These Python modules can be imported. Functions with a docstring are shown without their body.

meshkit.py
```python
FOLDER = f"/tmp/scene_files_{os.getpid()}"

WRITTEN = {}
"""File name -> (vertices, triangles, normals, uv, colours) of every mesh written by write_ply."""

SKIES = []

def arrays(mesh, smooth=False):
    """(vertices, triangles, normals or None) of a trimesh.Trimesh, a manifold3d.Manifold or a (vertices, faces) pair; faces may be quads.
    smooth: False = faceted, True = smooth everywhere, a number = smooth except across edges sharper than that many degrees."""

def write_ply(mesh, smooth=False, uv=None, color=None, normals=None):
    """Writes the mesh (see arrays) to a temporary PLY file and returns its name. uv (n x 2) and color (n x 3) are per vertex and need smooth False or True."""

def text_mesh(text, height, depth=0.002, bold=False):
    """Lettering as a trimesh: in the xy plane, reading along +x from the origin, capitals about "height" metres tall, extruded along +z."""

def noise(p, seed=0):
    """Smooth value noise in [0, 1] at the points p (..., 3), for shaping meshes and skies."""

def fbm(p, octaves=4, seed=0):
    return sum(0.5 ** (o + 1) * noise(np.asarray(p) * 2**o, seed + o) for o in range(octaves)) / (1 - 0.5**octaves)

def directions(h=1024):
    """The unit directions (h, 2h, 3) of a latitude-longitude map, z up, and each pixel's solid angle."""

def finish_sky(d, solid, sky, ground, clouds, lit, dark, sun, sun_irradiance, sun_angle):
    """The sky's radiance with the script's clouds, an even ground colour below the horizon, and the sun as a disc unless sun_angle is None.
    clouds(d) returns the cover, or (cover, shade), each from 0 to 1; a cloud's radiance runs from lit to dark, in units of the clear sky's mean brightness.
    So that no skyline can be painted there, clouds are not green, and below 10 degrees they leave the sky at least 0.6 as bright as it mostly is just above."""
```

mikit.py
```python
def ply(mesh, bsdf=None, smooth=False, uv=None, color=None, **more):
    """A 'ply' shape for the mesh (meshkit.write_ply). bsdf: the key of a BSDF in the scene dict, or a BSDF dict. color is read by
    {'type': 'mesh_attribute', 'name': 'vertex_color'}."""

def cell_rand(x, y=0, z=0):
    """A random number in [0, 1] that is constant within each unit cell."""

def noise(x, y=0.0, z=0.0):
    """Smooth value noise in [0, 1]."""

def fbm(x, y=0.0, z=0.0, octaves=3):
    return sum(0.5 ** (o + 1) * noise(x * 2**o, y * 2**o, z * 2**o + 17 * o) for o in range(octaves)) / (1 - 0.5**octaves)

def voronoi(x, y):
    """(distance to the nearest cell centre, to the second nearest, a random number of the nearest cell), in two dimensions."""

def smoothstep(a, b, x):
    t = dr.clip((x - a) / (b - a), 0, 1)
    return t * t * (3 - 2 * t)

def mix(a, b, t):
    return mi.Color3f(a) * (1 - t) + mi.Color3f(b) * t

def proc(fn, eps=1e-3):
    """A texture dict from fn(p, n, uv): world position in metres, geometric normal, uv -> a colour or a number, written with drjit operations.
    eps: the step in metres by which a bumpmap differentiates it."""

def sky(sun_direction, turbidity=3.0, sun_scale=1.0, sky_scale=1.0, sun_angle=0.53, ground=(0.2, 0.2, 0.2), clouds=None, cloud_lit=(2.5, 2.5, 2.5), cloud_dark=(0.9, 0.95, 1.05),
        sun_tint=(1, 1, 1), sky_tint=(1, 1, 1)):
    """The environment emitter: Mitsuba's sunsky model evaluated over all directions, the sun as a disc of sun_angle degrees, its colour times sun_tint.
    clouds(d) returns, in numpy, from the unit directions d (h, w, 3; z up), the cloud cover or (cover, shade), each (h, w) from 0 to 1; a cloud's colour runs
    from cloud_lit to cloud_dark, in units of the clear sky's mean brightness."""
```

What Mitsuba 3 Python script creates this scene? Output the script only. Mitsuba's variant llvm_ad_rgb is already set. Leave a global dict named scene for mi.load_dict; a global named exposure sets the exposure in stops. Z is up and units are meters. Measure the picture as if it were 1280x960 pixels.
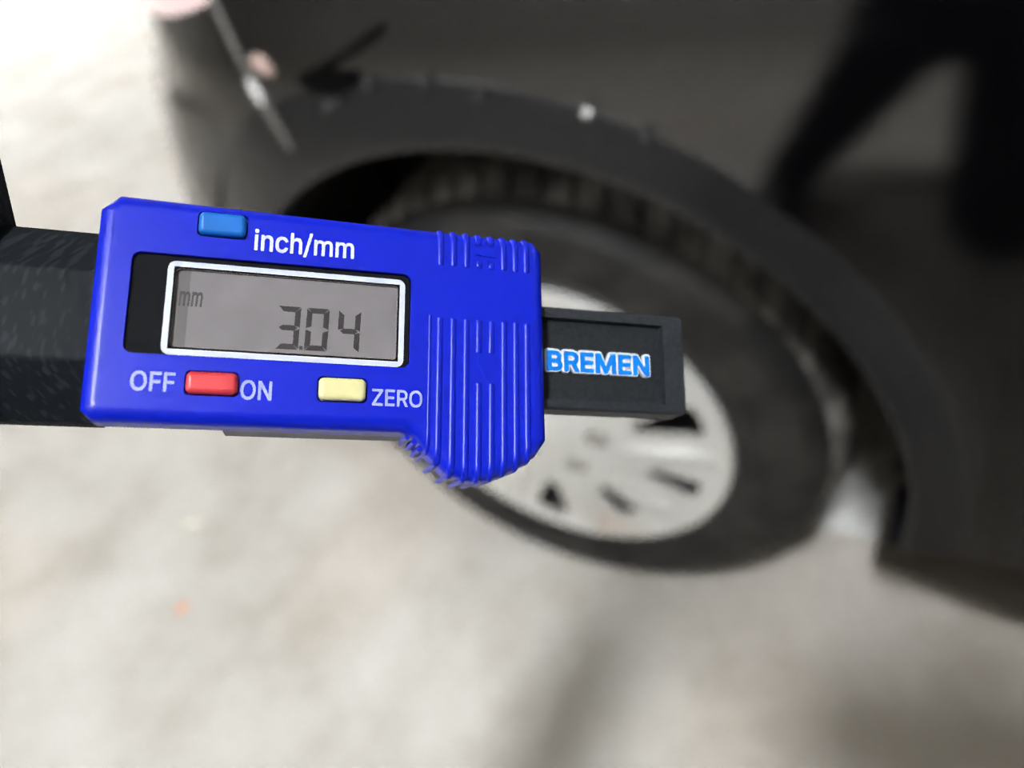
import math, random
import numpy as np, trimesh, manifold3d as m3, mitsuba as mi, drjit as dr
import mikit, meshkit
from mikit import noise, fbm, smoothstep, mix
from shapely.geometry import Polygon, box as sbox
from shapely import affinity, union_all

random.seed(7); rng = np.random.default_rng(7)
T = mi.ScalarTransform4f
scene, labels = {'type': 'scene'}, {}

# ---------------------------------------------------------------- camera, light, exposure
C = np.array([0.31500985, -0.49490874, 0.88412481])
RM = np.array([[0.887960292918716, 0.4090558622786048, -0.2102375316997786],      # image right
               [0.14969157162640734, -0.6892727804371814, -0.708869146974541],    # image down
               [-0.4348780881853263, 0.5979768688535572, -0.673279074925377]])    # view direction
FOCUS = 0.123
scene['camera'] = {'type': 'thinlens', 'fov': math.degrees(2 * math.atan(640 / 961)), 'fov_axis': 'x',
                   'aperture_radius': 0.0015, 'focus_distance': FOCUS, 'near_clip': 0.01, 'far_clip': 60.0,
                   'to_world': T().look_at(origin=C.tolist(), target=(C + RM[2]).tolist(), up=(-RM[1]).tolist())}
exposure = 2.0
CEIL = 2.75
TUBES = [(-5.4, 3.0, 52, 0.66), (-3.3, 1.3, 9, 0.66), (0.36, -1.38, 69, 0.22), (-1.5, -2.8, 11, 0.5), (3.2, 2.8, 12, 0.66)]      # x, y, radiance, half length of each ceiling lamp
scene['air_light'] = {'type': 'constant', 'radiance': {'type': 'rgb', 'value': [0.02, 0.02, 0.02]}}


# ---------------------------------------------------------------- helpers
def numbered(key):
    if key not in scene: return key
    n = 1
    while f'{key}_{n:03d}' in scene: n += 1
    return f'{key}_{n:03d}'

def obj(key, mesh, bsdf, smooth=30, label=None, cat=None, group=None, kind=None, **more):
    key = numbered(key)
    scene[key] = mikit.ply(mesh, bsdf, smooth=smooth, **more)
    tag(key, label, cat, group, kind)
    return key

def tag(key, label=None, cat=None, group=None, kind=None):
    d = {k: v for k, v in (('label', label), ('category', cat), ('group', group), ('kind', kind)) if v}
    if d: labels[key] = d

def rgb(*c): return {'type': 'rgb', 'value': list(map(float, c))}

def mat(name, color, rough=0.5, metallic=0.0, spec=0.5, **kw):
    base = mikit.proc(color) if callable(color) else rgb(*color)
    scene[name] = {'type': 'twosided', 'bsdf': {'type': 'principled', 'base_color': base, 'roughness': rough, 'metallic': metallic, 'specular': spec, **kw}}
    return name

def cat_mesh(ms): return trimesh.util.concatenate([m for m in ms])

def bx(x0, x1, y0, y1, z0, z1):
    m = trimesh.creation.box((x1 - x0, y1 - y0, z1 - z0)); m.apply_translation(((x0 + x1) / 2, (y0 + y1) / 2, (z0 + z1) / 2)); return m

def hull(pts):
    mm = m3.Manifold.hull_points(np.asarray(pts, float)).to_mesh()
    return trimesh.Trimesh(mm.vert_properties[:, :3], mm.tri_verts, process=False)

def to_tri(man):
    mm = man.to_mesh(); return trimesh.Trimesh(mm.vert_properties[:, :3], mm.tri_verts, process=False)

def to_man(mesh):
    m = trimesh.Trimesh(mesh.vertices, mesh.faces, process=True)
    return m3.Manifold(m3.Mesh(np.asarray(m.vertices, np.float32), np.asarray(m.faces, np.uint32)))

def loft(poly, levels):
    """poly (n,2) counter-clockwise; levels (inset, w) from bottom to top; closed solid"""
    p = np.asarray(poly, float)
    d = np.roll(p, -1, 0) - p; d /= np.linalg.norm(d, axis=1, keepdims=True)
    nrm = np.c_[d[:, 1], -d[:, 0]]; prev = np.roll(nrm, 1, 0)
    b = nrm + prev; b /= np.maximum((b * nrm).sum(1, keepdims=True), 0.35)
    rings = [np.c_[p - b * i, np.full(len(p), w)] for i, w in levels]
    V = np.vstack(rings); n = len(p); F = []
    for k in range(len(levels) - 1):
        for j in range(n):
            a, c = k * n + j, k * n + (j + 1) % n
            F += [[a, c, c + n], [a, c + n, a + n]]
    def cap(ring2d):
        import mapbox_earcut as ec
        return ec.triangulate_float64(ring2d, np.array([len(ring2d)], np.uint32)).reshape(-1, 3)
    try:
        lo, hi = cap(rings[0][:, :2]), cap(rings[-1][:, :2])
    except Exception:
        lo = hi = np.array([[0, i, i + 1] for i in range(1, n - 1)])
    def orient(t, r, up):
        q = r[t]; e1, e2 = q[:, 1, :2] - q[:, 0, :2], q[:, 2, :2] - q[:, 0, :2]; a = e1[:, 0] * e2[:, 1] - e1[:, 1] * e2[:, 0]
        t = t.astype(int).copy(); flip = (a > 0) != up; t[flip] = t[flip][:, ::-1]; return t
    F = np.vstack([np.array(F), orient(lo, rings[0], False), orient(hi, rings[-1], True) + n * (len(levels) - 1)])
    return trimesh.Trimesh(V, F, process=False)

def rrect(x0, x1, y0, y1, r, n=6):
    pts = []
    for cx, cy, a0 in ((x1 - r, y0 + r, -90), (x1 - r, y1 - r, 0), (x0 + r, y1 - r, 90), (x0 + r, y0 + r, 180)):
        for a in np.radians(np.linspace(a0, a0 + 90, n)): pts.append((cx + r * math.cos(a), cy + r * math.sin(a)))
    return np.array(pts)

def grid_mesh(P):
    """P (n, m, 3) -> open grid surface"""
    n, m = P.shape[:2]
    i, j = np.meshgrid(np.arange(n - 1), np.arange(m - 1), indexing='ij')
    a = (i * m + j).ravel()
    F = np.vstack([np.c_[a, a + 1, a + m + 1], np.c_[a, a + m + 1, a + m]])
    return trimesh.Trimesh(P.reshape(-1, 3), F, process=False)

def sweep(points, radius, sides=10, caps=True):
    p = np.asarray(points, float); r = np.broadcast_to(radius, (len(p),))
    ms = []
    man = None
    for a, b, ra, rb in zip(p[:-1], p[1:], r[:-1], r[1:]):
        h = m3.Manifold.batch_hull([m3.Manifold.sphere(float(ra), sides).translate(a.tolist()), m3.Manifold.sphere(float(rb), sides).translate(b.tolist())])
        man = h if man is None else man + h
    return man

# ---------------------------------------------------------------- materials
def floor_color(p, n, uv):
    big = fbm(p.x * 1.6 + 3.1, p.y * 1.6, 0.3, octaves=4)
    mid = fbm(p.x * 9.0, p.y * 9.0 + 5.0, 1.3, octaves=4)
    fine = fbm(p.x * 60.0, p.y * 60.0, 2.7, octaves=2)
    t = dr.clip(0.25 + 0.5 * big + 0.9 * (mid - 0.5) + 0.25 * (fine - 0.5), 0, 1)
    t = dr.clip(0.40 + 0.35 * (big - 0.5) + 1.7 * (mid - 0.5) + 0.3 * (fine - 0.5), 0, 1)
    c = mix((0.445, 0.42, 0.375), (0.625, 0.61, 0.575), t)
    tint = smoothstep(0.45, 0.7, fbm(p.x * 3.1 + 9.0, p.y * 3.1, 4.1, octaves=2))
    return c * mix((1.0, 1.0, 1.0), (1.0, 0.965, 0.94), tint)
scene['floor_bump'] = {'type': 'twosided', 'bsdf': {'type': 'principled', 'base_color': mikit.proc(floor_color), 'roughness': 0.65, 'specular': 0.35}}
mat('wall_paint', (0.55, 0.54, 0.51), 0.8)
mat('ceiling_paint', (0.62, 0.61, 0.58), 0.85)
mat('lit_floor_paint', lambda p, n, uv: mix((0.60, 0.60, 0.58), (0.82, 0.82, 0.80), smoothstep(0.3, 0.6, fbm(p.x * 22, p.y * 22, 0.5))), 0.55)  # light reaching under the car, put into a paler floor colour
mat('lamp_metal', (0.7, 0.7, 0.7), 0.5)
scene['car_paint'] = {'type': 'twosided', 'bsdf': {'type': 'roughplastic', 'diffuse_reflectance': rgb(0.0015, 0.0015, 0.002), 'alpha': 0.012, 'int_ior': 1.7}}
mat('cladding', (0.005, 0.0055, 0.007), 0.3, spec=0.45)
mat('liner', (0.012, 0.011, 0.010), 0.9, spec=0.1)
mat('skirt', (0.035, 0.030, 0.024), 0.8, spec=0.2)
mat('under', (0.02, 0.018, 0.016), 0.9, spec=0.1)
mat('rubber', lambda p, n, uv: mix((0.010, 0.010, 0.010), (0.026, 0.025, 0.023), smoothstep(0.35, 0.75, fbm(p.x * 25, p.y * 25, p.z * 25))), 0.6, spec=0.25)
mat('tread_rubber', lambda p, n, uv: mix((0.07, 0.068, 0.064), (0.22, 0.21, 0.19), smoothstep(0.3, 0.7, fbm(p.x * 30, p.y * 30, p.z * 30))), 0.8, spec=0.3)
def hub_color(p, n, uv):
    rust = smoothstep(0.5, 0.72, fbm(p.x * 18, 3.0, p.z * 18)) * smoothstep(0.16, 0.11, p.z) * smoothstep(-0.13, -0.05, p.x * -1.0 - 0.02)
    return mix((0.60, 0.60, 0.58), (0.46, 0.25, 0.15), 0.35 * rust)
mat('hub_silver', hub_color, 0.32, metallic=0.25)
mat('slot_dark', (0.01, 0.01, 0.01), 0.8)
mat('nut_metal', (0.55, 0.54, 0.5), 0.25, metallic=0.8)
mat('headlamp_mat', (0.85, 0.66, 0.66), 0.15, spec=0.7)
mat('seam_glint_grey', (0.11, 0.105, 0.10), 0.25)
mat('strip_black', (0.002, 0.002, 0.002), 0.9, spec=0.05)
mat('rail_plastic_lit', lambda p, n, uv: mix((0.007, 0.009, 0.012), (0.017, 0.021, 0.026), noise(p.x * 2200, p.y * 2200, p.z * 2200)), 0.5, spec=0.4)  # lighter copy of the beam plastic, light on the rails painted in
mat('amber', (0.50, 0.37, 0.33), 0.2)
mat('glint_white', (0.8, 0.8, 0.8), 0.3)
mat('speck', (0.035, 0.036, 0.038), 0.5)
mat('speck_light', (0.75, 0.76, 0.74), 0.4)
mat('blue_shell', (0.001, 0.011, 0.41), 0.36, spec=0.35)
mat('grey_shell', (0.12, 0.12, 0.18), 0.5, spec=0.2)
def scuff(p, n, uv):
    s = smoothstep(0.55, 0.8, noise(p.x * 3000 + p.z * 900, p.y * 500, p.z * 700))
    return mix((0.005, 0.007, 0.009), (0.028, 0.034, 0.040), 0.35 * s)
mat('black_plastic', scuff, 0.6, spec=0.13)
mat('recess_black_shaded', lambda p, n, uv: mix((0.005, 0.0065, 0.008), (0.014, 0.017, 0.020), noise(p.x * 2500, p.y * 2500, p.z * 2500)), 0.6, spec=0.25)  # darker copy of the beam plastic, shade of the recess painted in
mat('window_black', (0.005, 0.006, 0.008), 0.12, spec=0.3)
mat('lcd_grey', lambda p, n, uv: mix((0.155, 0.145, 0.152), (0.20, 0.189, 0.198), fbm(p.x * 150, p.y * 150, p.z * 150)), 0.5, spec=0.2)
mat('lcd_edge', (0.115, 0.108, 0.11), 0.5, spec=0.2)
mat('segment', (0.025, 0.022, 0.025), 0.5, spec=0.2)
mat('segment_faint', (0.05, 0.047, 0.05), 0.5, spec=0.2)
mat('print_white', (0.50, 0.54, 0.63), 0.4)
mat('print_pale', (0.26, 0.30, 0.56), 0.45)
mat('btn_blue', (0.0, 0.11, 0.42), 0.4)
mat('btn_red', (0.52, 0.035, 0.04), 0.4)
mat('btn_yellow', (0.60, 0.57, 0.28), 0.4)
mat('letter_blue', (0.0, 0.16, 0.56), 0.35)
mat('letter_white', (0.55, 0.61, 0.67), 0.4)
mat('trousers', (0.008, 0.008, 0.010), 0.9, spec=0.1)
mat('jacket', (0.012, 0.012, 0.015), 0.85, spec=0.1)
mat('shoe', (0.01, 0.01, 0.01), 0.5)
mat('skin', (0.52, 0.30, 0.22), 0.5)
mat('hair', (0.02, 0.014, 0.01), 0.5)
mat('eye_white', (0.75, 0.73, 0.7), 0.2)
mat('phone_black', (0.01, 0.01, 0.012), 0.2)
mat('orange_scrap', (0.75, 0.36, 0.20), 0.7)
mat('pale_scrap', (0.80, 0.76, 0.66), 0.7)
scene['clear_glass'] = {'type': 'thindielectric', 'int_ior': 1.45}

# ---------------------------------------------------------------- the setting
obj('floor', bx(-9.5, 4.5, -4.5, 7.5, -0.1, 0.0), 'floor_bump', smooth=False, kind='structure', label='pale beige mottled concrete floor')
obj('floor__painted_light', bx(0.04, 0.9, 0.135, 0.28, 0.0, 0.0012), 'lit_floor_paint', smooth=False, label='pale grey strip painted as light on the floor under the car')  # thin pale slab stands in for the lit strip of floor
obj('ceiling', bx(-9.5, 4.5, -4.5, 7.5, CEIL + 0.15, CEIL + 0.25), 'ceiling_paint', smooth=False, kind='structure', label='plain pale ceiling')
obj('wall_left', bx(-9.6, -9.5, -4.5, 7.5, 0, CEIL + 0.15), 'wall_paint', smooth=False, kind='structure', label='plain pale wall')
obj('wall_right', bx(4.5, 4.6, -4.5, 7.5, 0, CEIL + 0.15), 'wall_paint', smooth=False, kind='structure', label='plain pale wall')
obj('wall_back', bx(-9.5, 4.5, 7.5, 7.6, 0, CEIL + 0.15), 'wall_paint', smooth=False, kind='structure', label='plain pale wall')
obj('wall_front', bx(-9.5, 4.5, -4.6, -4.5, 0, CEIL + 0.15), 'wall_paint', smooth=False, kind='structure', label='plain pale wall')
LAMPS = ['long ceiling lamp over the far floor at the left wall', 'long ceiling lamp over the floor ahead of the car bumper', 'short bright ceiling lamp right above the kneeling person', 'added fill lamp nearest the wall behind the kneeling person', 'added long fill lamp over the far side of the black car']  # the last two lamps are unseen fill, added for their light
for i, (x, y, L, hl) in enumerate(TUBES):
    k = 'ceiling_lamp' if i == 0 else f'ceiling_lamp_{i:03d}'
    tag(k, LAMPS[i], 'lamp', 'fluorescent lamps on the ceiling')
    obj(k + '__housing', bx(x - 0.14, x + 0.14, y - hl - 0.04, y + hl + 0.04, CEIL + 0.02, CEIL + 0.15), 'lamp_metal', smooth=False)
    d = bx(x - 0.11, x + 0.11, y - hl, y + hl, CEIL, CEIL + 0.015)
    scene[k + '__diffuser'] = {**mikit.ply(d, 'lamp_metal'), 'emitter': {'type': 'area', 'radiance': rgb(L * 0.985, L * 1.0, L * 1.02)}}

# ---------------------------------------------------------------- the car
WR, WZ = 0.2885, 0.2765          # tyre radius, axle height
AX, AZ, AR = 0.0022, 0.2892, 0.3440     # wheel arch
tag('black_car', 'glossy black car with its front wheel arch and silver wheel cover facing the camera', 'car')

def side_y(s, z):
    """plan of the car's side: s along the body from the axle, front corner rounds off for s < xs; returns x, y, and the outward normal in plan"""
    s, z = np.asarray(s, float), np.asarray(z, float)
    xs = -0.148 + 0.36 * np.clip(z - 0.53, -0.1, 0.25)
    r = 0.5
    u = np.clip(xs - s, 0, None); a = np.clip(u / r, 0, math.pi / 2 - 0.05)
    rest = np.clip(u - r * (math.pi / 2 - 0.05), 0, None)
    x = np.where(s > xs, s, xs - r * np.sin(a) - rest * math.sin(0.05))
    y = -0.05 + r * (1 - np.cos(a)) + rest * math.cos(0.05)
    nx, ny = -np.sin(a), -np.cos(a)
    tuck = 0.30 * np.clip(0.42 - z, 0, None) + 0.5 * np.clip(0.42 - z, 0, None) ** 2
    tuck = tuck * np.interp(s, [-0.35, -0.1, 0.15, 0.32, 2.0], [0.35, 0.9, 0.6, 0.14, 0.10])
    lean = 0.35 * np.clip(z - 0.60, 0, None) ** 2 * 1.6
    off = -(tuck + lean)
    return x + nx * off, y + ny * off, nx, ny

def place(s, z, out=0.0):
    x, y, nx, ny = side_y(s, z)
    return np.stack([x + nx * out, y + ny * out, np.broadcast_to(z, x.shape)], -1)

S0, S1, ZT, ZB = -1.55, 0.62, 0.96, 0.245
def rbound(th):
    c, s_ = np.cos(th), np.sin(th)
    zb = np.where(c > 0, ZB, 0.19)
    tx = np.where(c > 1e-6, (S1 - AX) / np.maximum(c, 1e-6), np.where(c < -1e-6, (S0 - AX) / np.minimum(c, -1e-6), 9))
    tz = np.where(s_ > 1e-6, (ZT - AZ) / np.maximum(s_, 1e-6), np.where(s_ < -1e-6, (zb - AZ) / np.minimum(s_, -1e-6), 9))
    return np.minimum(tx, tz)
TH0, TH1, TSEAM = math.radians(-7.2), math.radians(196.0), math.radians(114.8)
def clad_r(th):
    d = np.degrees(th)
    r = np.interp(d, [-7, 30, 55, 75, 90, 105, 120, 150, 196], [0.388, 0.384, 0.384, 0.389, 0.395, 0.405, 0.418, 0.425, 0.425])
    return np.minimum(r, rbound(th))

def panel(th0, th1, n, m, fn=None):
    th = np.linspace(th0, th1, n)[:, None]
    a, b = clad_r(th) - 0.004, rbound(th); a = np.minimum(a, b)
    k = np.linspace(0, 1, m)[None] ** 1.5
    r = a + (b - a) * k
    s, z = AX + r * np.cos(th), AZ + r * np.sin(th)
    out = 0.0 if fn is None else fn(s, z)
    P = place(s, z, out)
    # rolled outer edges (all along the first and last row)
    return P
gap = 0.0035
Pf = panel(TH0, TSEAM - gap, 420, 160)
obj('black_car__fender', grid_mesh(Pf), 'car_paint', smooth=True)
def lip(s, z):
    return 0.006 * (1 / (1 + np.exp(-(0.645 + 0.05 * (s + 0.4) - z) / 0.006))) * np.clip((-0.25 - s) / 0.1, 0, 1)
Pb = panel(TSEAM + gap, TH1, 300, 200, lip)
obj('black_car__bumper', grid_mesh(Pb), 'car_paint', smooth=True)
# rolled edge of the seam between fender and bumper, its glint painted pale grey
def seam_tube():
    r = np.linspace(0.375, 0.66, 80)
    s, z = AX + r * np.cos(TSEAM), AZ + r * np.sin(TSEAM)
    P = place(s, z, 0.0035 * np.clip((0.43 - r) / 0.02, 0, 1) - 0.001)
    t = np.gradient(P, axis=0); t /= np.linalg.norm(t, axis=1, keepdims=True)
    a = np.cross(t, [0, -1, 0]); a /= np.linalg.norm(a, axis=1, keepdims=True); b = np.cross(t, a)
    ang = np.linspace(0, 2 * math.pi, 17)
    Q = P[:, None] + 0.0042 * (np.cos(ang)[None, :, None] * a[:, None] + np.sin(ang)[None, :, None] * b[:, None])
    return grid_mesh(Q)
obj('black_car__panel_seam', seam_tube(), 'seam_glint_grey', smooth=True, label='narrow rolled seam between fender and bumper')
# cladding band round the arch, folded in at the opening
th = np.linspace(TH0, TH1, 300)[:, None]
ro = clad_r(th)
k = np.array([0, .02, .05, .1, .2, .4, .6, .8, .9, .95, .98, 1.0])[None]
hgt = np.array([.003, .006, .008, .0084, .0080, .0060, .0040, .0022, .0016, .0009, .0004, -.0004])[None]
r = np.minimum(AR + (ro - AR) * k, rbound(th))
band = place(AX + r * np.cos(th), AZ + r * np.sin(th), np.broadcast_to(hgt, r.shape))
ki = np.array([-.05, -.045, -.03, -.018, -.008, -.001])[None]
ri = np.minimum(AR + 0.004 * np.array([1, .8, .5, .3, .15, 0.02])[None] + 0 * th, rbound(th))
inner = place(AX + ri * np.cos(th), AZ + ri * np.sin(th), np.broadcast_to(ki + 0.004, ri.shape))
obj('black_car__arch_cladding', grid_mesh(np.concatenate([inner, band], 1)), 'cladding', smooth=True, label='satin dark grey wheel arch cladding')
# wheel arch liner and its inner wall
ths = np.linspace(math.radians(-19), math.radians(199), 120)
LR = AR + 0.010
ys = np.array([0.01, 0.06, 0.14, 0.22, 0.27])
L = np.array([[(AX + LR * math.cos(t), y, max(AZ + LR * math.sin(t), 0.17)) for y in ys] for t in ths])
obj('black_car__arch_liner', grid_mesh(L), 'liner', smooth=True)
fan = np.array([[(AX + rr * math.cos(t), 0.27, max(AZ + rr * math.sin(t), 0.17)) for rr in (LR, 0.05)] for t in ths])
obj('black_car__arch_inner_wall', grid_mesh(fan), 'liner', smooth=False)
obj('black_car__underbody', cat_mesh([bx(0.38, 2.2, 0.065, 1.55, 0.20, 0.24), bx(-0.55, 0.38, 0.275, 1.55, 0.20, 0.24)]), 'under', smooth=False)
# lower return flange of the sill, the door behind it, the hood
sg = np.linspace(0.335, S1, 40)
e = place(sg, np.full(40, ZB)); e2 = e + np.array([0, 0.085, 0.0]); e3 = e2 + np.array([0, 0.0, 0.05])
obj('black_car__sill_flange', grid_mesh(np.stack([e, e2, e3], 1)), 'cladding', smooth=False)
sd, zd = np.meshgrid(np.linspace(S1 + 0.006, 2.2, 60), np.linspace(ZB, ZT, 60), indexing='ij')
obj('black_car__door', grid_mesh(place(sd, zd)), 'car_paint', smooth=True)
se = np.linspace(S0, 2.2, 120); e = place(se, np.full(120, ZT))
rows = [np.c_[e[:, 0], e[:, 1], e[:, 2]]] + [np.c_[e[:, 0] + 0.03 * q * (e[:, 0] < 0), e[:, 1] + (1.55 - e[:, 1]) * q, e[:, 2] + 0.08 * math.sin(min(q * 3, 1.0) * 1.5)] for q in (0.02, 0.06, 0.15, 0.4, 1.0)]
obj('black_car__hood', grid_mesh(np.stack(rows, 1)), 'car_paint', smooth=True)
# headlamp set into the corner above the bumper
sh_, zh = np.meshgrid(np.linspace(-0.62, -0.205, 60), np.linspace(0, 1, 14), indexing='ij')
zlow = 0.722 + 0.95 * (sh_ + 0.345) ** 2
H = place(sh_, zlow + (0.90 - zlow) * zh, 0.004 + 0.010 * np.sin(np.pi * np.clip(zh * 1.0, 0, 1)) * np.sin(np.pi * (sh_ + 0.62) / 0.415))
obj('black_car__headlamp', grid_mesh(H), 'headlamp_mat', smooth=True, label='pale pinkish lamp at the corner of the car')

def blob(s, z, rx, rz, h, ang=0.0):
    m = trimesh.creation.icosphere(2); v = m.vertices * [rx, h, rz]
    c_, s_ = math.cos(ang), math.sin(ang); v = np.c_[v[:, 0] * c_ - v[:, 2] * s_, v[:, 1], v[:, 0] * s_ + v[:, 2] * c_]
    P = place(np.array([s]), np.array([z]), 0.0)[0]
    m.vertices = v + P; return m
def plane_hit(px, y):
    d = np.array([(px[0] - 640) / 961, (px[1] - 480) / 961, 1]) @ RM
    P = C + (y - C[1]) / d[1] * d; return P[0], P[2]
obj('black_car__side_marker', blob(-0.160, 0.6955, 0.012, 0.006, 0.007, -0.75), 'amber', smooth=True, label='small orange side marker beside the seam')
obj('black_car__painted_glint', blob(-0.1735, 0.670, 0.0035, 0.019, 0.007, 0.433), 'glint_white', smooth=True, label='bright glint painted on the seam')  # lamp glint on the seam, modelled as a white blob
for i, (s, z, r_, b) in enumerate([(0.114, 0.662, 0.0035, 1), (0.152, 0.645, 0.003, 0), (-0.098, 0.668, 0.0045, 0), (-0.088, 0.671, 0.003, 0),
                                   (-0.006, 0.684, 0.003, 0), (0.036, 0.673, 0.003, 0), (-0.055, 0.683, 0.003, 0)]):
    m = blob(s, z, r_, r_ * 1.1, 0.003); m.vertices[:, 1] -= 0.006
    obj('black_car__dirt_speck', m, 'speck_light' if b else 'speck', smooth=True, label='bright pale speck on the arch cladding' if b else 'faint grey speck on the arch cladding')

def ribbon(pts, widths, out=0.0009, n=40):
    p = np.asarray(pts, float); t = np.linspace(0, 1, len(p)); q = np.linspace(0, 1, n)
    s, z, w = np.interp(q, t, p[:, 0]), np.interp(q, t, p[:, 1]), np.interp(q, t, widths)
    d = np.stack([np.gradient(s), np.gradient(z)], 1); d /= np.linalg.norm(d, axis=1, keepdims=True)
    return grid_mesh(np.stack([place(s - d[:, 1] * w * k, z + d[:, 0] * w * k, out - 0.0025 * (abs(k) == 1)) for k in (-1, -.8, 0, .8, 1)], 1))
obj('black_car__dark_strip', ribbon([(-0.124, 0.684), (-0.098, 0.693), (-0.070, 0.703), (-0.045, 0.714), (-0.031, 0.720)], [.0055, .0045, .0035, .004, .0035], 0.0012), 'strip_black', smooth=True, label='dark line rising from the corner of the arch')  # thin matte black line laid over the paint
obj('black_car__dark_strip', ribbon([(-0.120, 0.687), (-0.105, 0.684), (-0.088, 0.684), (-0.068, 0.687)], [.004, .007, .008, .004], 0.0065), 'strip_black', smooth=True, label='painted shade of the gap above the arch cladding')  # black strip stands in for the shade in the gap
def skirt():
    s = np.concatenate([np.linspace(0.330, S1, 40), np.linspace(S1 + 0.05, 2.2, 20)]); zb = np.interp(s, [0.31, 0.36, 0.47, S1], [0.102, 0.097, 0.078, 0.075])
    e = np.stack([s, np.interp(s, [0.32, 0.36, 0.47, S1], [0.032, 0.027, 0.018, 0.012]), np.full(60, ZB + 0.01)], 1)
    b = e.copy(); b[:, 2] = zb; b[:, 1] += 0.004; c_ = b.copy(); c_[:, 1] += 0.02; d_ = e.copy(); d_[:, 1] += 0.024
    return grid_mesh(np.stack([e, b, c_, d_, e], 1))
obj('black_car__sill_skirt', skirt(), 'skirt', smooth=25, label='dark brown strip under the sill')  # dark brown strip hung below the sill edge
# ---- wheel
def lathe(profile, n=160, y0=0.0, flat=True):
    """profile (r, y) revolved round the axle"""
    p = np.asarray(profile, float); a = np.linspace(0, 2 * math.pi, n + 1)
    P = np.stack([p[None, :, 0] * np.cos(a)[:, None], np.broadcast_to(p[None, :, 1], (n + 1, len(p))), WZ + p[None, :, 0] * np.sin(a)[:, None]], -1)
    if flat: P[..., 2] = np.maximum(P[..., 2], 0.001)
    return grid_mesh(P)
tyre = [(0.183, 0.012), (0.186, 0.002), (0.192, -0.003), (0.200, -0.006), (0.212, -0.011), (0.216, -0.0135), (0.222, -0.0135), (0.226, -0.0125), (0.240, -0.0125), (0.255, -0.009), (0.258, -0.0095), (0.262, -0.007),
        (0.268, -0.001), (0.275, 0.006), (0.2795, 0.012), (0.2815, 0.020), (0.2822, 0.05), (0.2825, 0.085), (0.2822, 0.12), (0.2815, 0.15), (0.2795, 0.158), (0.275, 0.164), (0.262, 0.174), (0.24, 0.180), (0.2, 0.176), (0.183, 0.16)]
obj('black_car__wheel__tyre', lathe(tyre, 200), 'rubber', smooth=40)
NB = 60
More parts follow.
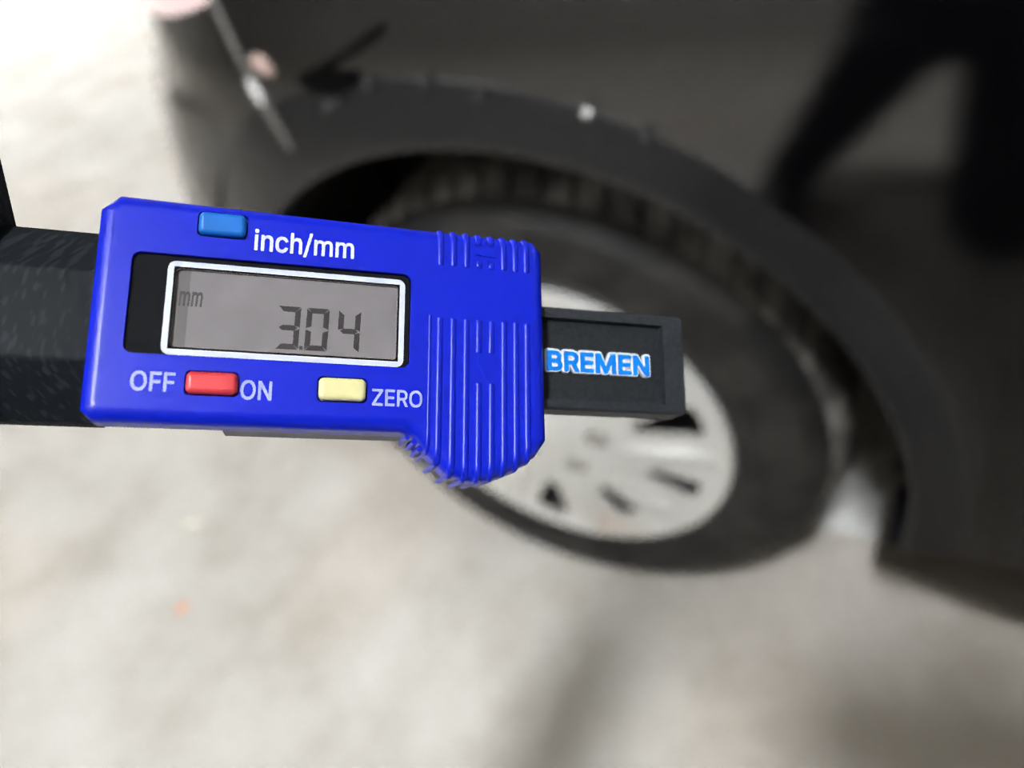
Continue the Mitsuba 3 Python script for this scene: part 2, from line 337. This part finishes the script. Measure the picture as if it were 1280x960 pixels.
def block(a0, a1, y0, y1, r0, r1, skew=0.0, rs0=None):
    pts = []
    for (a, y, rr) in [(a, y, rr) for a in (a0, (a0 + a1) / 2, a1) for y in (y0, y1) for rr in (r0, r1)]:
        top = rr if not (rs0 and y == y0 and rr == r1) else rs0
        aa = a + skew * (y - y0); inset = 0.0012 if rr == r1 else 0
        pts.append((top * math.cos(aa), y + (inset if y == y0 else -inset), max(WZ + top * math.sin(aa), 0.0008)))
    return hull(pts)
for row, (y0, y1, sk, f, rs) in enumerate([(0.0085, 0.040, 1.2, 0.78, 0.281), (0.047, 0.081, -2.0, 0.84, None), (0.088, 0.122, 2.0, 0.84, None), (0.129, 0.161, -1.2, 0.78, None)]):
    for i in range(NB):
        a0 = 2 * math.pi * (i + 0.37 * row) / NB
        if math.degrees(a0) % 360 > 205 and math.degrees(a0) % 360 < 335: continue
        obj('black_car__wheel__tread_block', block(a0, a0 + 2 * math.pi / NB * f, y0, y1, 0.2795, 0.2885, sk, rs), 'tread_rubber', smooth=False)
# wheel cover: dished disc with a rim, slots and a raised hub
slots = [(17, 1), (-22, 0), (-62, 2), (-102, 1), (-142, 0), (178, 0), (137, 1), (97, 0), (57, 0)]
def cover():
    prof = [(0.0, -0.020), (0.03, -0.0195), (0.055, -0.018), (0.085, -0.015), (0.11, -0.0115), (0.14, -0.008), (0.165, -0.0065), (0.174, -0.0075), (0.180, -0.010), (0.186, -0.011), (0.190, -0.0095), (0.1925, -0.005), (0.1925, 0.004)]
    back = [(0.1895, 0.004), (0.188, -0.006)] + [(r_, y_ + 0.0028) for r_, y_ in prof[7::-1]]
    pr = np.array(prof + back); n = 144
    V, F = [], []
    mm = m3.CrossSection([[(float(r), float(-y)) for r, y in pr]]) if False else None
    # revolve in z then turn so that z -> -y
    cs = m3.CrossSection([[(float(r), float(-y)) for r, y in pr][::-1]], m3.FillRule.NonZero)
    man = m3.Manifold.revolve(cs, n)          # round z, profile height = -y
    cut = []
    for d, wide in slots:
        a = math.radians(d); r0, r1 = {0: (0.112, 0.163), 1: (0.100, 0.166), 2: (0.096, 0.146)}[wide]
        w0, w1 = (0.004, 0.0185) if wide == 1 else (0.0055, 0.0125)
        P = Polygon([(r0, -w0), (r1 - 0.004, -w1), (r1, -w1 * 0.6), (r1 + .001, 0), (r1, w1 * 0.6), (r1 - 0.004, w1), (r0, w0)]).buffer(0.0025)
        ca, sa = math.cos(a), math.sin(a)
        pts = [(x * ca - y * sa, x * sa + y * ca) for x, y in list(P.exterior.coords)[:-1]]
        cut.append(m3.Manifold.extrude(m3.CrossSection([pts], m3.FillRule.NonZero), 0.08).translate([0, 0, -0.03]))
    for i in range(5):
        a = math.radians(5 + 72 * i)
        cut.append(m3.Manifold.cylinder(0.05, 0.0125, 0.0125, 24).translate([0.052 * math.cos(a), 0.052 * math.sin(a), -0.01]))
    for c_ in cut: man = man - c_
    m = to_tri(man); v = m.vertices.copy()
    m.vertices = np.c_[v[:, 0], -v[:, 2], WZ + v[:, 1]]      # (x, y) of the disc -> (x, z), its height -> -y
    m.invert() if m.volume < 0 else None
    return m
obj('black_car__wheel__wheel_cover', cover(), 'hub_silver', smooth=35, label='silver wheel cover with dark slots')
# raised ribs between the slots
def spoke(d, w, r0=0.080, r1=0.176):
    a = math.radians(d); R_ = np.linspace(0, 1, 15)[:, None]; Q = np.linspace(-1, 1, 13)[None]
    rr = r0 + (r1 - r0) * R_; hw = w * (0.55 + 0.45 * R_) * np.sqrt(np.clip(1 - (2 * R_ - 1) ** 6, 0.05, 1))
    yb = np.interp(rr, [0.08, 0.11, 0.14, 0.165, 0.176], [-0.0155, -0.0115, -0.008, -0.0065, -0.0080])
    y = yb - 0.0075 * np.sqrt(np.clip(1 - Q * Q, 0, 1)) * np.sin(np.pi * np.clip(R_ * 0.94 + 0.03, 0, 1)) ** 0.6 + 0.001
    x, z = rr * np.cos(a) - Q * hw * np.sin(a), WZ + rr * np.sin(a) + Q * hw * np.cos(a)
    return grid_mesh(np.stack(np.broadcast_arrays(x, y, z), -1))
for d, w in ((-2, 0.013), (-42, 0.011), (-82, 0.013), (-122, 0.011), (158, 0.011), (117, 0.012), (77, 0.012), (37, 0.011)):
    obj('black_car__wheel__spoke', spoke(d, w), 'hub_silver', smooth=True)
for i in range(5):
    a = math.radians(5 + 72 * i)
    n_ = trimesh.creation.cylinder(0.0080, 0.016, sections=6); n_.apply_transform(trimesh.transformations.rotation_matrix(math.pi / 2, [1, 0, 0])); n_.apply_translation([0.052 * math.cos(a), -0.0100, WZ + 0.052 * math.sin(a)])
    obj('black_car__wheel__lug_nut', n_, 'nut_metal', smooth=False)
cap_ = lathe([(0.0, -0.0245), (0.012, -0.0242), (0.022, -0.0232), (0.027, -0.021), (0.0285, -0.0185)], 48, flat=False)
obj('black_car__wheel__centre_cap', cap_, 'hub_silver', smooth=True)
obj('black_car__wheel__steel_rim', lathe([(0.186, 0.012), (0.18, 0.03), (0.165, 0.035), (0.15, 0.05), (0.06, 0.03), (0.0, 0.03)], 64, flat=False), 'slot_dark', smooth=True)
obj('black_car__axle', bx(-0.03, 0.03, 0.03, 0.28, WZ - 0.03, WZ + 0.03), 'liner', smooth=False)

# ---------------------------------------------------------------- small scraps on the floor
def scrap(x, y, rx, ry, ang, seed):
    r2 = np.random.default_rng(seed); pts = []
    for a in np.linspace(0, 2 * math.pi, 11)[:-1]:
        q = 0.75 + 0.4 * r2.random(); u, v = rx * q * math.cos(a), ry * q * math.sin(a)
        for z in (0.0, 0.0016): pts.append((x + u * math.cos(ang) - v * math.sin(ang), y + u * math.sin(ang) + v * math.cos(ang), z))
    return hull(pts)
obj('orange_scrap_piece', scrap(-0.549, -0.247, 0.011, 0.007, 0.9, 1), 'orange_scrap', smooth=False, label='tiny orange scrap lying on the concrete floor', cat='scrap')
obj('pale_scrap_piece', scrap(-0.646, -0.121, 0.018, 0.006, 0.2, 2), 'pale_scrap', smooth=False, label='tiny pale sliver lying on the concrete floor', cat='scrap')

# ---------------------------------------------------------------- the tread depth gauge; local millimetres: u right, v up, w towards the camera
GH = np.array([0.96525039, 0.03875605, 0.25843695]); GU = np.array([-0.01737811, -0.97723312, 0.21145551]); GN = np.array([0.26074833, -0.20859866, -0.94260114])
GO = np.array([(400 - 640) / 961, (400 - 480) / 961, 1]) * 0.120
def gauge_matrix():
    t = -0.012; ct, st = math.cos(t), math.sin(t)
    h, u = GH * ct + GU * st, GU * ct - GH * st
    M = np.eye(4); M[:3, 0], M[:3, 1], M[:3, 2] = RM.T @ h * 1e-3, RM.T @ u * 1e-3, RM.T @ GN * 1e-3
    M[:3, 3] = C + RM.T @ GO
    return M
GM = gauge_matrix()
def g(mesh): m = mesh.copy(); m.apply_transform(GM); return m
G = 'tread_depth_gauge'
tag(G, 'blue digital tread depth gauge on a black beam, showing 3.04', 'gauge')
out = np.array([(-32.7, -15.3), (-30.9, -17.1), (13.0, -17.1), (15.4, -18.0), (17.2, -20.3), (20.2, -23.4), (23.8, -24.6), (27.2, -24.5), (31.5, -22.7), (35.2, -20.4), (37.1, -17.6), (36.8, 15.2), (35.1, 17.1), (-30.3, 18.0), (-32.9, 15.4)])
bev = [(0.6, -6.0), (0.0, -5.4), (0.0, -2.0), (0.18, -1.3), (0.6, -0.65), (1.2, -0.22), (1.9, -0.03), (2.3, 0.0)]
shell = to_man(loft(out, bev))
def pocket(poly, w0, w1=3.0): return to_man(loft(poly, [(0, w0), (0, w1)]))
WIN = rrect(-27.6, 14.1, -6.9, 8.8, 1.3)
shell = shell - pocket(WIN, -1.6)
BT = {'blue': (-18.7, -11.8, 12.3, 15.9), 'red': (-18.6, -11.4, -12.6, -9.3), 'yellow': (0.3, 7.4, -12.7, -9.2)}
for b in BT.values(): shell = shell - pocket(rrect(b[0] - .25, b[1] + .25, b[2] - .25, b[3] + .25, .8), -1.2)
shell = shell - to_man(bx(-40, -28, -11.5, 12.5, -5.9, -3.2)) if False else shell
obj(G + '__housing', g(to_tri(shell)), 'blue_shell', smooth=28, label='blue plastic housing')
# ribs of the thumb grip: raised on the face and carried round the lower edge
us = [17.3, 18.85, 21.05, 23.25, 25.35, 27.5, 29.6, 31.65, 33.6]
def vlow(u): 
    lo = [p for p in [(12, -17.1), (13.5, -17.1), (15.2, -17.7), (17.0, -20.0), (20.0, -23.4), (23.6, -24.6), (27.0, -24.5), (31.5, -22.7), (35.4, -20.2), (36.7, -18.4)]]
    return float(np.interp(u, [p[0] for p in lo], [p[1] for p in lo]))
def half_round(path, hw, up, n=9):
    '''ridge of half-round section along path (u, v, w) with outward directions up (v, w)'''
    P, U = np.asarray(path, float), np.asarray(up, float)
    ang = np.linspace(0, math.pi, n); sc = np.ones(len(P)); sc[0] = sc[-1] = 0.15
    X = P[:, None, 0] + hw * np.cos(ang)[None] * sc[:, None]
    Y = P[:, None, 1] + (hw * 0.8 * np.sin(ang)[None] * sc[:, None] - 0.15) * U[:, None, 0]
    Z = P[:, None, 2] + (hw * 0.8 * np.sin(ang)[None] * sc[:, None] - 0.15) * U[:, None, 1]
    return grid_mesh(np.stack([X, Y, Z], -1))
def rib(u, v0, v1, hw=0.62):
    vs = [v0, v0 + (0.3 if v1 > v0 else -0.3), (v0 + v1) / 2, v1 - (0.3 if v1 > v0 else -0.3), v1]
    return half_round([(u, v, 0.0) for v in vs], hw, [(0, 1)] * 5)
def rib_down(u, v0, lo, hw=0.62):
    '''down the face, round the lower edge and back along the underside'''
    path = [(u, v0, 0), (u, v0 - .3, 0), (u, lo + 2.6, 0), (u, lo + 1.6, -.1), (u, lo + .8, -.5), (u, lo + .25, -1.2), (u, lo, -2.0), (u, lo, -4.0), (u, lo, -12.0), (u, lo, -12.4)]
    up = [(0, 1), (0, 1), (0, 1), (-.2, .98), (-.55, .83), (-.85, .52), (-1, .15), (-1, 0), (-1, 0), (-1, 0)]
    return half_round(path, hw, up)
def rib_under(u, nxt=0.0, depth=-10.5):
    v = vlow(u); dv = (vlow(u + .4) - vlow(u - .4)) / .8; t = np.array([1, dv]); t /= np.linalg.norm(t); nn = np.array([t[1], -t[0]])
    base = np.array([u, v])
    sec = [base + t * 0.75 - nn * 0.3, base - t * 0.75 - nn * 0.3, base + t * 0.2 + nn * 0.65, base - t * 0.2 + nn * 0.65]
    return hull([(p[0], p[1], w) for p in sec for w in (-2.0, depth)])
for i, u in enumerate(us):
    lo = vlow(u)
    if i in (4, 5): parts = [rib(u, 2.0, -3.9), rib_down(u, -8.6, lo)]
    else: parts = [rib_down(u, 2.0 if i else 2.4, lo, 0.62 if i else 0.35)]
    obj(G + '__housing__grip_rib', g(cat_mesh(parts)), 'blue_shell', smooth=True)
    if i:
        top = 17.1 + 0.9 * (35.2 - u) / 65
        v0 = 10.7 if i not in (4, 5) else 15.0
        path = [(u, v0, 0), (u, v0 + .3, 0), (u, top - 2.2, 0), (u, top - 1.4, -.1), (u, top - .6, -.6), (u, top - .1, -1.4), (u, top, -2.2), (u, top, -5), (u, top, -5.4)]
        parts = [half_round(path, 0.62, [(0, 1), (0, 1), (0, 1), (.2, .98), (.6, .8), (.9, .4), (1, .1), (1, 0), (1, 0)])]
        if i in (4, 5): parts.append(rib(u, 10.7, 12.4))
        obj(G + '__housing__grip_rib', g(cat_mesh(parts)), 'blue_shell', smooth=True)
for u in (14.4, 15.6, 16.5):
    obj(G + '__housing__grip_rib', g(rib_under(u)), 'blue_shell', smooth=False)
def prism(poly, w0, w1): return trimesh.creation.extrude_polygon(Polygon(poly), w1 - w0, engine='earcut').apply_translation([0, 0, w0])
obj(G + '__housing__arrow_mark', g(prism([(24.9, 13.2), (28.3, 12.9), (26.7, 15.8)], -0.1, 0.28)), 'blue_shell', smooth=False)
obj(G + '__housing__arrow_mark', g(prism([(24.9, -4.7), (28.4, -4.9), (26.5, -8.0)], -0.1, 0.28)), 'blue_shell', smooth=False)
# grey back cover, deeper on the right
back1 = np.array([(-31.0, -16.4), (-14, -16.4), (-14, 15.5), (-31.0, 15.5)])
back2 = np.array([(-14, -16.6), (15.0, -16.6), (18.0, -20.0), (21, -22.8), (24, -23.8), (27, -23.7), (31, -22), (35.5, -18.5), (35.5, 15.0), (-14, 15.5)])
obj(G + '__back_cover', g(cat_mesh([loft(back1, [(0.3, -8.6), (0, -8.2), (0, -5.9)]), loft(back2, [(0.3, -15.0), (0, -14.6), (0, -5.9)])])), 'grey_shell', smooth=25, label='grey back cover under the housing')
# display window
lcd = (-21.4, 12.0, -5.55, 6.7)
wp = trimesh.creation.extrude_polygon(Polygon(WIN).buffer(-0.15).difference(Polygon(rrect(*lcd, .5))), 0.8, engine='earcut'); wp.apply_translation([0, 0, -1.5])
obj(G + '__display_window', g(wp), 'window_black', smooth=False, label='glossy black display window')
fr = Polygon(rrect(-22.6, 13.2, -6.75, 7.9, 1.2)).difference(Polygon(rrect(-21.4, 12.0, -5.55, 6.7, .55)))
frm = trimesh.creation.extrude_polygon(fr, 0.25, engine='earcut'); frm.apply_translation([0, 0, -0.72])
obj(G + '__display_window__white_frame', g(frm), 'print_white', smooth=False, label='white rounded outline round the display')
obj(G + '__display_window__lcd_panel', g(bx(-21.6, 12.2, -5.75, 6.9, -1.35, -1.2)), 'lcd_grey', smooth=False, label='grey liquid crystal display')
pane = trimesh.Trimesh([(lcd[0] - .3, lcd[2] - .3, -0.42), (lcd[1] + .3, lcd[2] - .3, -0.42), (lcd[1] + .3, lcd[3] + .3, -0.42), (lcd[0] - .3, lcd[3] + .3, -0.42)], [[0, 1, 2], [0, 2, 3]], process=False)
obj(G + '__display_window__glass_pane', g(pane), 'clear_glass', smooth=False)
obj(G + '__display_window__lcd_border', g(bx(-21.5, -19.4, -5.7, 6.85, -1.25, -1.185)), 'lcd_edge', smooth=False)
# seven-segment reading 3.04
def seg_digit(x0, y0, w, h, segs, t=0.85, slant=0.03):
    m_ = y0 + h / 2; q = 0.12; S = []
    def hor(y, k): return Polygon([(x0 + q + t * .15, y + k * t), (x0 + w - q - t * .15, y + k * t), (x0 + w - t - .1, y + (1 - k) * t if k else y + t), (x0 + t + .1, y + (1 - k) * t if k else y + t)])
    def top(): return Polygon([(x0 + q, y0 + h), (x0 + w - q, y0 + h), (x0 + w - t, y0 + h - t), (x0 + t, y0 + h - t)])
    def bot(): return Polygon([(x0 + q, y0), (x0 + w - q, y0), (x0 + w - t, y0 + t), (x0 + t, y0 + t)])
    def mid(): return Polygon([(x0 + q + .2, m_), (x0 + t, m_ + t / 2), (x0 + w - t, m_ + t / 2), (x0 + w - q - .2, m_), (x0 + w - t, m_ - t / 2), (x0 + t, m_ - t / 2)])
    def ver(xo, xi, ya, yb):
        up = yb > m_ + .1 
        return Polygon([(xo, ya + q), (xo, yb - q), (xi, yb - (t if up else t / 2)), (xi, ya + (t / 2 if up else t))])
    d = {'a': top(), 'd': bot(), 'g': mid(), 'f': ver(x0, x0 + t, m_, y0 + h), 'e': ver(x0, x0 + t, y0, m_), 'b': ver(x0 + w, x0 + w - t, m_, y0 + h), 'c': ver(x0 + w, x0 + w - t, y0, m_)}
    ms = []
    for k_ in segs:
        P = affinity.affine_transform(d[k_].buffer(0), [1, slant, 0, 1, -slant * y0, 0])
        e_ = trimesh.creation.extrude_polygon(P, 0.05, engine='earcut'); e_.apply_translation([0, 0, -1.2]); ms.append(e_)
    return cat_mesh(ms)
DX = 0.35
for x0, y0, segs in ((-6.9, -4.75, 'abgcd'), (-2.55, -4.75, 'abcdef'), (2.35, -4.7, 'fgbc')):
    obj(G + '__display_window__digit', g(seg_digit(x0 + DX, y0, 3.45, 6.9, segs)), 'segment', smooth=False)
obj(G + '__display_window__decimal_point', g(bx(-3.25 + DX, -2.75 + DX, -4.75, -4.1, -1.2, -1.15)), 'segment', smooth=False)
def text(t, u0, u1, v0, cap, w, depth=0.06, bold=False, slant=0.0, rot=0.0):
    m_ = meshkit.text_mesh(t, cap, depth, bold=bold); b = m_.bounds
    v = m_.vertices.copy(); v[:, 0] = (v[:, 0] - b[0, 0]) * (u1 - u0) / (b[1, 0] - b[0, 0]) + slant * v[:, 1]
    x, y = v[:, 0].copy(), v[:, 1].copy(); v[:, 0], v[:, 1] = u0 + x * math.cos(rot) - y * math.sin(rot), v0 + x * math.sin(rot) + y * math.cos(rot); v[:, 2] += w
    m_.vertices = v; return m_
obj(G + '__display_window__unit_text', g(text('mm', -20.8, -17.5, 1.1, 2.9, -1.17, 0.05, bold=True, slant=0.05)), 'segment_faint', smooth=False, label='dark lettering mm on the display')
# printed words on the housing
for t, u0, u1, v0, cap, lab in (('inch/mm', -10.5, 4.8, 10.65, 3.3, 'white lettering inch/mm'), ('OFF', -26.1, -20.1, -12.4, 2.75, 'white lettering OFF'), ('ON', -11.0, -6.5, -13.05, 2.8, 'white lettering ON'), ('ZERO', 8.4, 16.3, -13.15, 2.55, 'white lettering ZERO')):
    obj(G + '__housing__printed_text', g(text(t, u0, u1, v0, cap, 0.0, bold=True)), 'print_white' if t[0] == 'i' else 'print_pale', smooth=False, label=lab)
for nm, b in BT.items():
    dome = [(0, -1.1), (0, 0.3), (.08, .55), (.25, .78), (.48, .92), (.72, 0.97)]
    obj(G + f'__{nm}_button', g(loft(rrect(*b, .85), dome)), {'blue': 'btn_blue', 'red': 'btn_red', 'yellow': 'btn_yellow'}[nm], smooth=True, label={'blue': 'light blue inch/mm button', 'red': 'red off/on button', 'yellow': 'pale yellow zero button'}[nm])
# the black beam: bevelled grip piece on the left with its cross foot
def beam_left(u0, u1):
    sec = [(13.9, -7.6), (13.4, -6.6), (6.6, -3.2), (5.6, -2.95), (-7.0, -2.95), (-8.2, -3.4), (-15.8, -8.9), (-16.3, -9.8), (-16.3, -12.0), (13.9, -12.0)]
    n = len(sec); V = [(u, a, b) for u in (u0, u1) for a, b in sec]
    F = [[i, (i + 1) % n, n + (i + 1) % n] for i in range(n)] + [[i, n + (i + 1) % n, n + i] for i in range(n)]
    F += [[0, i + 1, i] for i in range(1, n - 1)] + [[n, n + i, n + i + 1] for i in range(1, n - 1)]
    m_ = trimesh.Trimesh(V, F, process=False); m_.fix_normals(); return m_
obj(G + '__beam_grip', g(beam_left(-58, -31.5)), 'black_plastic', smooth=30)
foot = np.array([(-60, -38), (-52, -38), (-48.4, -17), (-47.4, -16), (-47.4, 14), (-47.0, 14.6), (-52.9, 33), (-54.4, 36), (-60, 36)])
obj(G + '__cross_foot', g(loft(foot, [(0.5, -12), (0, -11.5), (0, -4.0), (.5, -3.5)])), 'black_plastic', smooth=25)
obj(G + '__measuring_pin', g(trimesh.creation.cylinder(1.2, 18, sections=20, transform=trimesh.transformations.rotation_matrix(math.pi / 2, [0, 1, 0])).apply_translation([-66, -1, -7.5])), 'nut_metal', smooth=40)
right = to_man(loft(rrect(30, 64.2, -11.9, 6.35, .9, 4), [(0.3, -8.8), (0, -8.4), (0, -3.6), (.3, -3.05), (.6, -2.95)])) - to_man(loft(rrect(28, 60.0, -10.2, 4.3, .3, 3), [(0, -4.5), (0, -2)]))
right = right - to_man(bx(-29, 35.6, -30, 30, -12, 0))
obj(G + '__beam_end', g(to_tri(right)), 'rail_plastic_lit', smooth=25, label='black beam end with a recessed panel')
obj(G + '__beam_end__recessed_panel', g(bx(35.7, 59.9, -10.1, 4.2, -4.6, -4.4)), 'recess_black_shaded', smooth=False)
# raised letters on the recessed panel
def letter_polys(word, u0, u1, v0, cap):
    ms = text(word, u0, u1, v0, cap, 0, 1.0, bold=True)
    outp = []
    for piece in ms.split(only_watertight=False):
        tri = piece.triangles; up_ = piece.face_normals[:, 2] > 0.9
        outp.append(union_all([Polygon(q[:, :2]).buffer(0.002) for q in tri[up_]]))
    return sorted(outp, key=lambda P: P.bounds[0])
def ext(P, w0, w1): return cat_mesh([trimesh.creation.extrude_polygon(q, w1 - w0, engine='earcut').apply_translation([0, 0, w0]) for q in getattr(P, 'geoms', [P]) if q.area > 1e-4])
for P in letter_polys('BREMEN', 38.3, 57.3, -4.75, 3.25):
    obj(G + '__beam_end__letter_outline', g(ext(P.buffer(0.38).simplify(0.02), -4.45, -3.75)), 'letter_white', smooth=False)
    obj(G + '__beam_end__raised_letter', g(ext(affinity.translate(P.buffer(0.10).simplify(0.02), 0.06, -0.14), -4.4, -3.6)), 'letter_blue', smooth=False)

# ---------------------------------------------------------------- the photographer, kneeling before the car: mirrored in the black paint, throws the shadow on the floor
def chain(bones, sides=20):
    man = None
    for a, ra, b, rb in bones:
        h = m3.Manifold.batch_hull([m3.Manifold.sphere(ra, sides).translate(list(map(float, a))), m3.Manifold.sphere(rb, sides).translate(list(map(float, b)))])
        man = h if man is None else man + h
    return man
def soft(man, edge, it=8):
    m_ = to_tri(man.refine_to_length(edge)); m_ = trimesh.Trimesh(m_.vertices, m_.faces, process=True)
    trimesh.smoothing.filter_taubin(m_, iterations=it); return m_
def gp(u, v, w): return (GM @ np.array([u, v, w, 1.0]))[:3]
def cp(x, y, z): return C + RM.T @ (np.array([x, y, z]) * 1e-3)
J = {k: np.array(v) for k, v in dict(pelvis=(.345, -1.20, .53), waist=(.375, -1.16, .70), chest=(.42, -1.04, .88), neck=(.43, -.79, 1.03), head=(.405, -.665, 1.135),
     hipL=(.25, -1.19, .50), hipR=(.44, -1.19, .50), kneeL=(.235, -.87, .50), ankL=(.085, -1.0, .10), toeL=(.06, -.84, .035), heelL=(.09, -1.03, .045),
     kneeR=(.43, -.86, .085), ankR=(.44, -1.26, .085), toeR=(.44, -1.36, .04), shL=(.29, -.88, .985), shR=(.63, -.87, .97), elL=(.15, -.81, .765), elR=(.70, -.72, .72)).items()}
wrL, wrR = gp(-128, -8, -2), cp(178, 45, -45)
man = chain([(J['pelvis'], .09, J['waist'], .085), (J['waist'], .085, J['chest'], .095), (J['chest'], .07, J['neck'], .05), (J['neck'], .05, J['head'] + [0, -.015, -.06], .05),
             (J['shL'], .05, J['shR'], .05), (J['hipL'], .07, J['kneeL'], .052), (J['kneeL'], .05, J['ankL'], .034), (J['hipR'], .07, J['kneeR'], .052), (J['kneeR'], .05, J['ankR'], .034),
             (J['ankL'], .03, J['toeL'], .022), (J['ankR'], .03, J['toeR'], .022), (J['shL'], .045, J['elL'], .036), (J['elL'], .036, wrL, .025), (J['shR'], .045, J['elR'], .036), (J['elR'], .036, wrR, .025)])
hd = m3.Manifold.sphere(1.0, 32).scale([.074, .094, .085]).translate((J['head'] + [0, -.008, .03]).tolist())
jaw = m3.Manifold.batch_hull([m3.Manifold.sphere(.05, 20).translate((J['head'] + [0, .02, -.01]).tolist()), m3.Manifold.sphere(.03, 20).translate((J['head'] + [0, .045, -.065]).tolist())])
nose = m3.Manifold.batch_hull([m3.Manifold.sphere(.007, 12).translate((J['head'] + [0, .082, .035]).tolist()), m3.Manifold.sphere(.012, 12).translate((J['head'] + [0, .098, .0]).tolist())])
ears = [m3.Manifold.sphere(1.0, 16).scale([.012, .022, .032]).translate((J['head'] + [sx * .074, -.005, .012]).tolist()) for sx in (-1, 1)]
lips = m3.Manifold.sphere(1.0, 14).scale([.024, .009, .008]).translate((J['head'] + [0, .077, -.038]).tolist())
man = man + hd + jaw + nose + ears[0] + ears[1] + lips
def hand(f, pal, fingers, thumb, wrist, s=1.0):
    """f maps local millimetres to the world"""
    m_ = m3.Manifold.batch_hull([m3.Manifold.sphere(r_, 18).translate(f(*q).tolist()) for q, r_ in pal] )
    m_ = m_ + m3.Manifold.batch_hull([m3.Manifold.sphere(.026, 18).translate(wrist.tolist()), m3.Manifold.sphere(.022, 18).translate(f(*pal[0][0]).tolist()), m3.Manifold.sphere(.02, 18).translate(f(*pal[1][0]).tolist())])
    for ch in fingers + [thumb]:
        for a, b, ra, rb in zip(ch[:-1], ch[1:], (.0084, .0080, .0075), (.0080, .0075, .0068)):
            m_ = m_ + m3.Manifold.batch_hull([m3.Manifold.sphere(ra, 14).translate(f(*a).tolist()), m3.Manifold.sphere(rb, 14).translate(f(*b).tolist())])
    return m_
palL = [((-122, 12, -12), .014), ((-122, -24, -12), .014), ((-98, 18, -24), .011), ((-98, -26, -24), .010)]
finL = [[(-98, v, -24), (-82 + dl, v, -33), (-68 + dl, v * .9, -29), (-60 + dl * .4, v * .85, -20.5)] for v, dl in ((23, 0), (5, 3), (-13, 1), (-30, -5))]
thL = [(-118, 16, -8), (-100, 19, 8), (-80, 12, 9), (-64, 6, 5)]
man = man + hand(gp, palL, finL, thL, wrL)
palR = [((168, 30, -38), .014), ((168, -6, -34), .014), ((152, -22, -18), .011), ((152, 30, -20), .011)]
finR = [[(154, v, -16), (150, v, 2), (134, v, 6), (114 + dl, v, 5)] for v, dl in ((-24, 4), (-8, 0), (9, 2), (25, 8))]
thR = [(165, -8, -36), (148, -14, -34), (130, -12, -26), (112, -8, -20.5)]
man = man + hand(cp, palR, finR, thR, wrR)
tag('person', 'person in dark jacket and black trousers kneeling before the car, holding gauge and phone', 'person')
obj('person__body', soft(man, .0045, 4), 'skin', smooth=True, label='bare face and hands')
tr = chain([(J['pelvis'] + [-.08, 0, 0], .115, J['pelvis'] + [.08, 0, 0], .115), (J['hipL'], .105, J['kneeL'], .075), (J['kneeL'], .075, J['ankL'] + [.01, 0, .02], .054), (J['hipR'], .105, J['kneeR'] , .078), (J['kneeR'], .078, J['ankR'] + [0, .03, 0], .055)])
tr = tr - m3.Manifold.cube([3, 3, 1]).translate([-1, -2.5, -.995])
obj('person__trousers', soft(tr, .02, 6), 'trousers', smooth=True)
jk = chain([(J['pelvis'] + [-.075, 0, .03], .125, J['waist'] + [-.05, 0, 0], .12), (J['pelvis'] + [.075, 0, .03], .125, J['waist'] + [.05, 0, 0], .12), (J['waist'], .13, J['chest'], .13), (J['chest'] + [-.08, 0, 0], .105, J['chest'] + [.08, 0, 0], .105), (J['waist'] + [-.05, 0, 0], .12, J['chest'] + [-.08, 0, 0], .105), (J['waist'] + [.05, 0, 0], .12, J['chest'] + [.08, 0, 0], .105),
            (J['chest'], .10, J['neck'] + [0, -.01, -.03], .065), (J['shL'], .072, J['shR'], .072), (J['shL'], .068, J['elL'], .054), (J['elL'], .054, J['elL'] * .14 + wrL * .86, .040), (J['shR'], .068, J['elR'], .054), (J['elR'], .054, J['elR'] * .14 + wrR * .86, .040)])
obj('person__jacket', soft(jk, .02, 6), 'jacket', smooth=True)
for a, h_, t_ in ((J['ankL'], J['heelL'], J['toeL']), (J['ankR'] + [0, 0, -.01], J['ankR'] + [0, -.03, -.01], J['toeR'])):
    sh = chain([(a + [0, 0, -.01], .048, h_, .042), (h_, .042, t_, .036), (a + [0, 0, -.01], .046, t_, .036)])
    sh = sh - m3.Manifold.cube([3, 3, 1]).translate([-1, -2.5, -.998])
    obj('person__shoe', soft(sh, .015, 4), 'shoe', smooth=True)
hr = m3.Manifold.sphere(1.0, 32).scale([.083, .104, .095]).translate((J['head'] + [0, -.014, .036]).tolist()) - m3.Manifold.cube([.4, .2, .13]).rotate([-18, 0, 0]).translate((J['head'] + [-.2, .028, -.075]).tolist()) - m3.Manifold.cube([.4, .3, .2]).translate((J['head'] + [-.2, -.12, -.24]).tolist())
obj('person__hair', soft(hr, .012, 4), 'hair', smooth=True)
for sx in (-1, 1):
    e_ = trimesh.creation.icosphere(2, .011); e_.apply_translation(J['head'] + [sx * .03, .071, .022])
    obj('person__eye', e_, 'eye_white', smooth=True)
    e_ = trimesh.creation.icosphere(2, .0055); e_.apply_translation(J['head'] + [sx * .03, .0785, .0205])
    obj('person__eye__iris', e_, 'hair', smooth=True)
tag('mobile_phone', 'black mobile phone held sideways in the kneeling person\'s right hand', 'phone')
ph = loft(rrect(-22, 138, -38, 38, 9), [(1.2, 4.0), (0.3, 4.6), (0, 6), (0, 10.5), (.3, 11.7), (1.2, 12.3)])
Mph = np.eye(4); Mph[:3, 0], Mph[:3, 1], Mph[:3, 2], Mph[:3, 3] = RM[0] * 1e-3, -RM[1] * 1e-3, -RM[2] * 1e-3, C
obj('mobile_phone__case', ph.apply_transform(Mph), 'phone_black', smooth=30)
obj('mobile_phone__screen', loft(rrect(-19, 135, -35, 35, 7), [(0, 12.2), (0, 12.45)]).apply_transform(Mph), 'window_black', smooth=False)
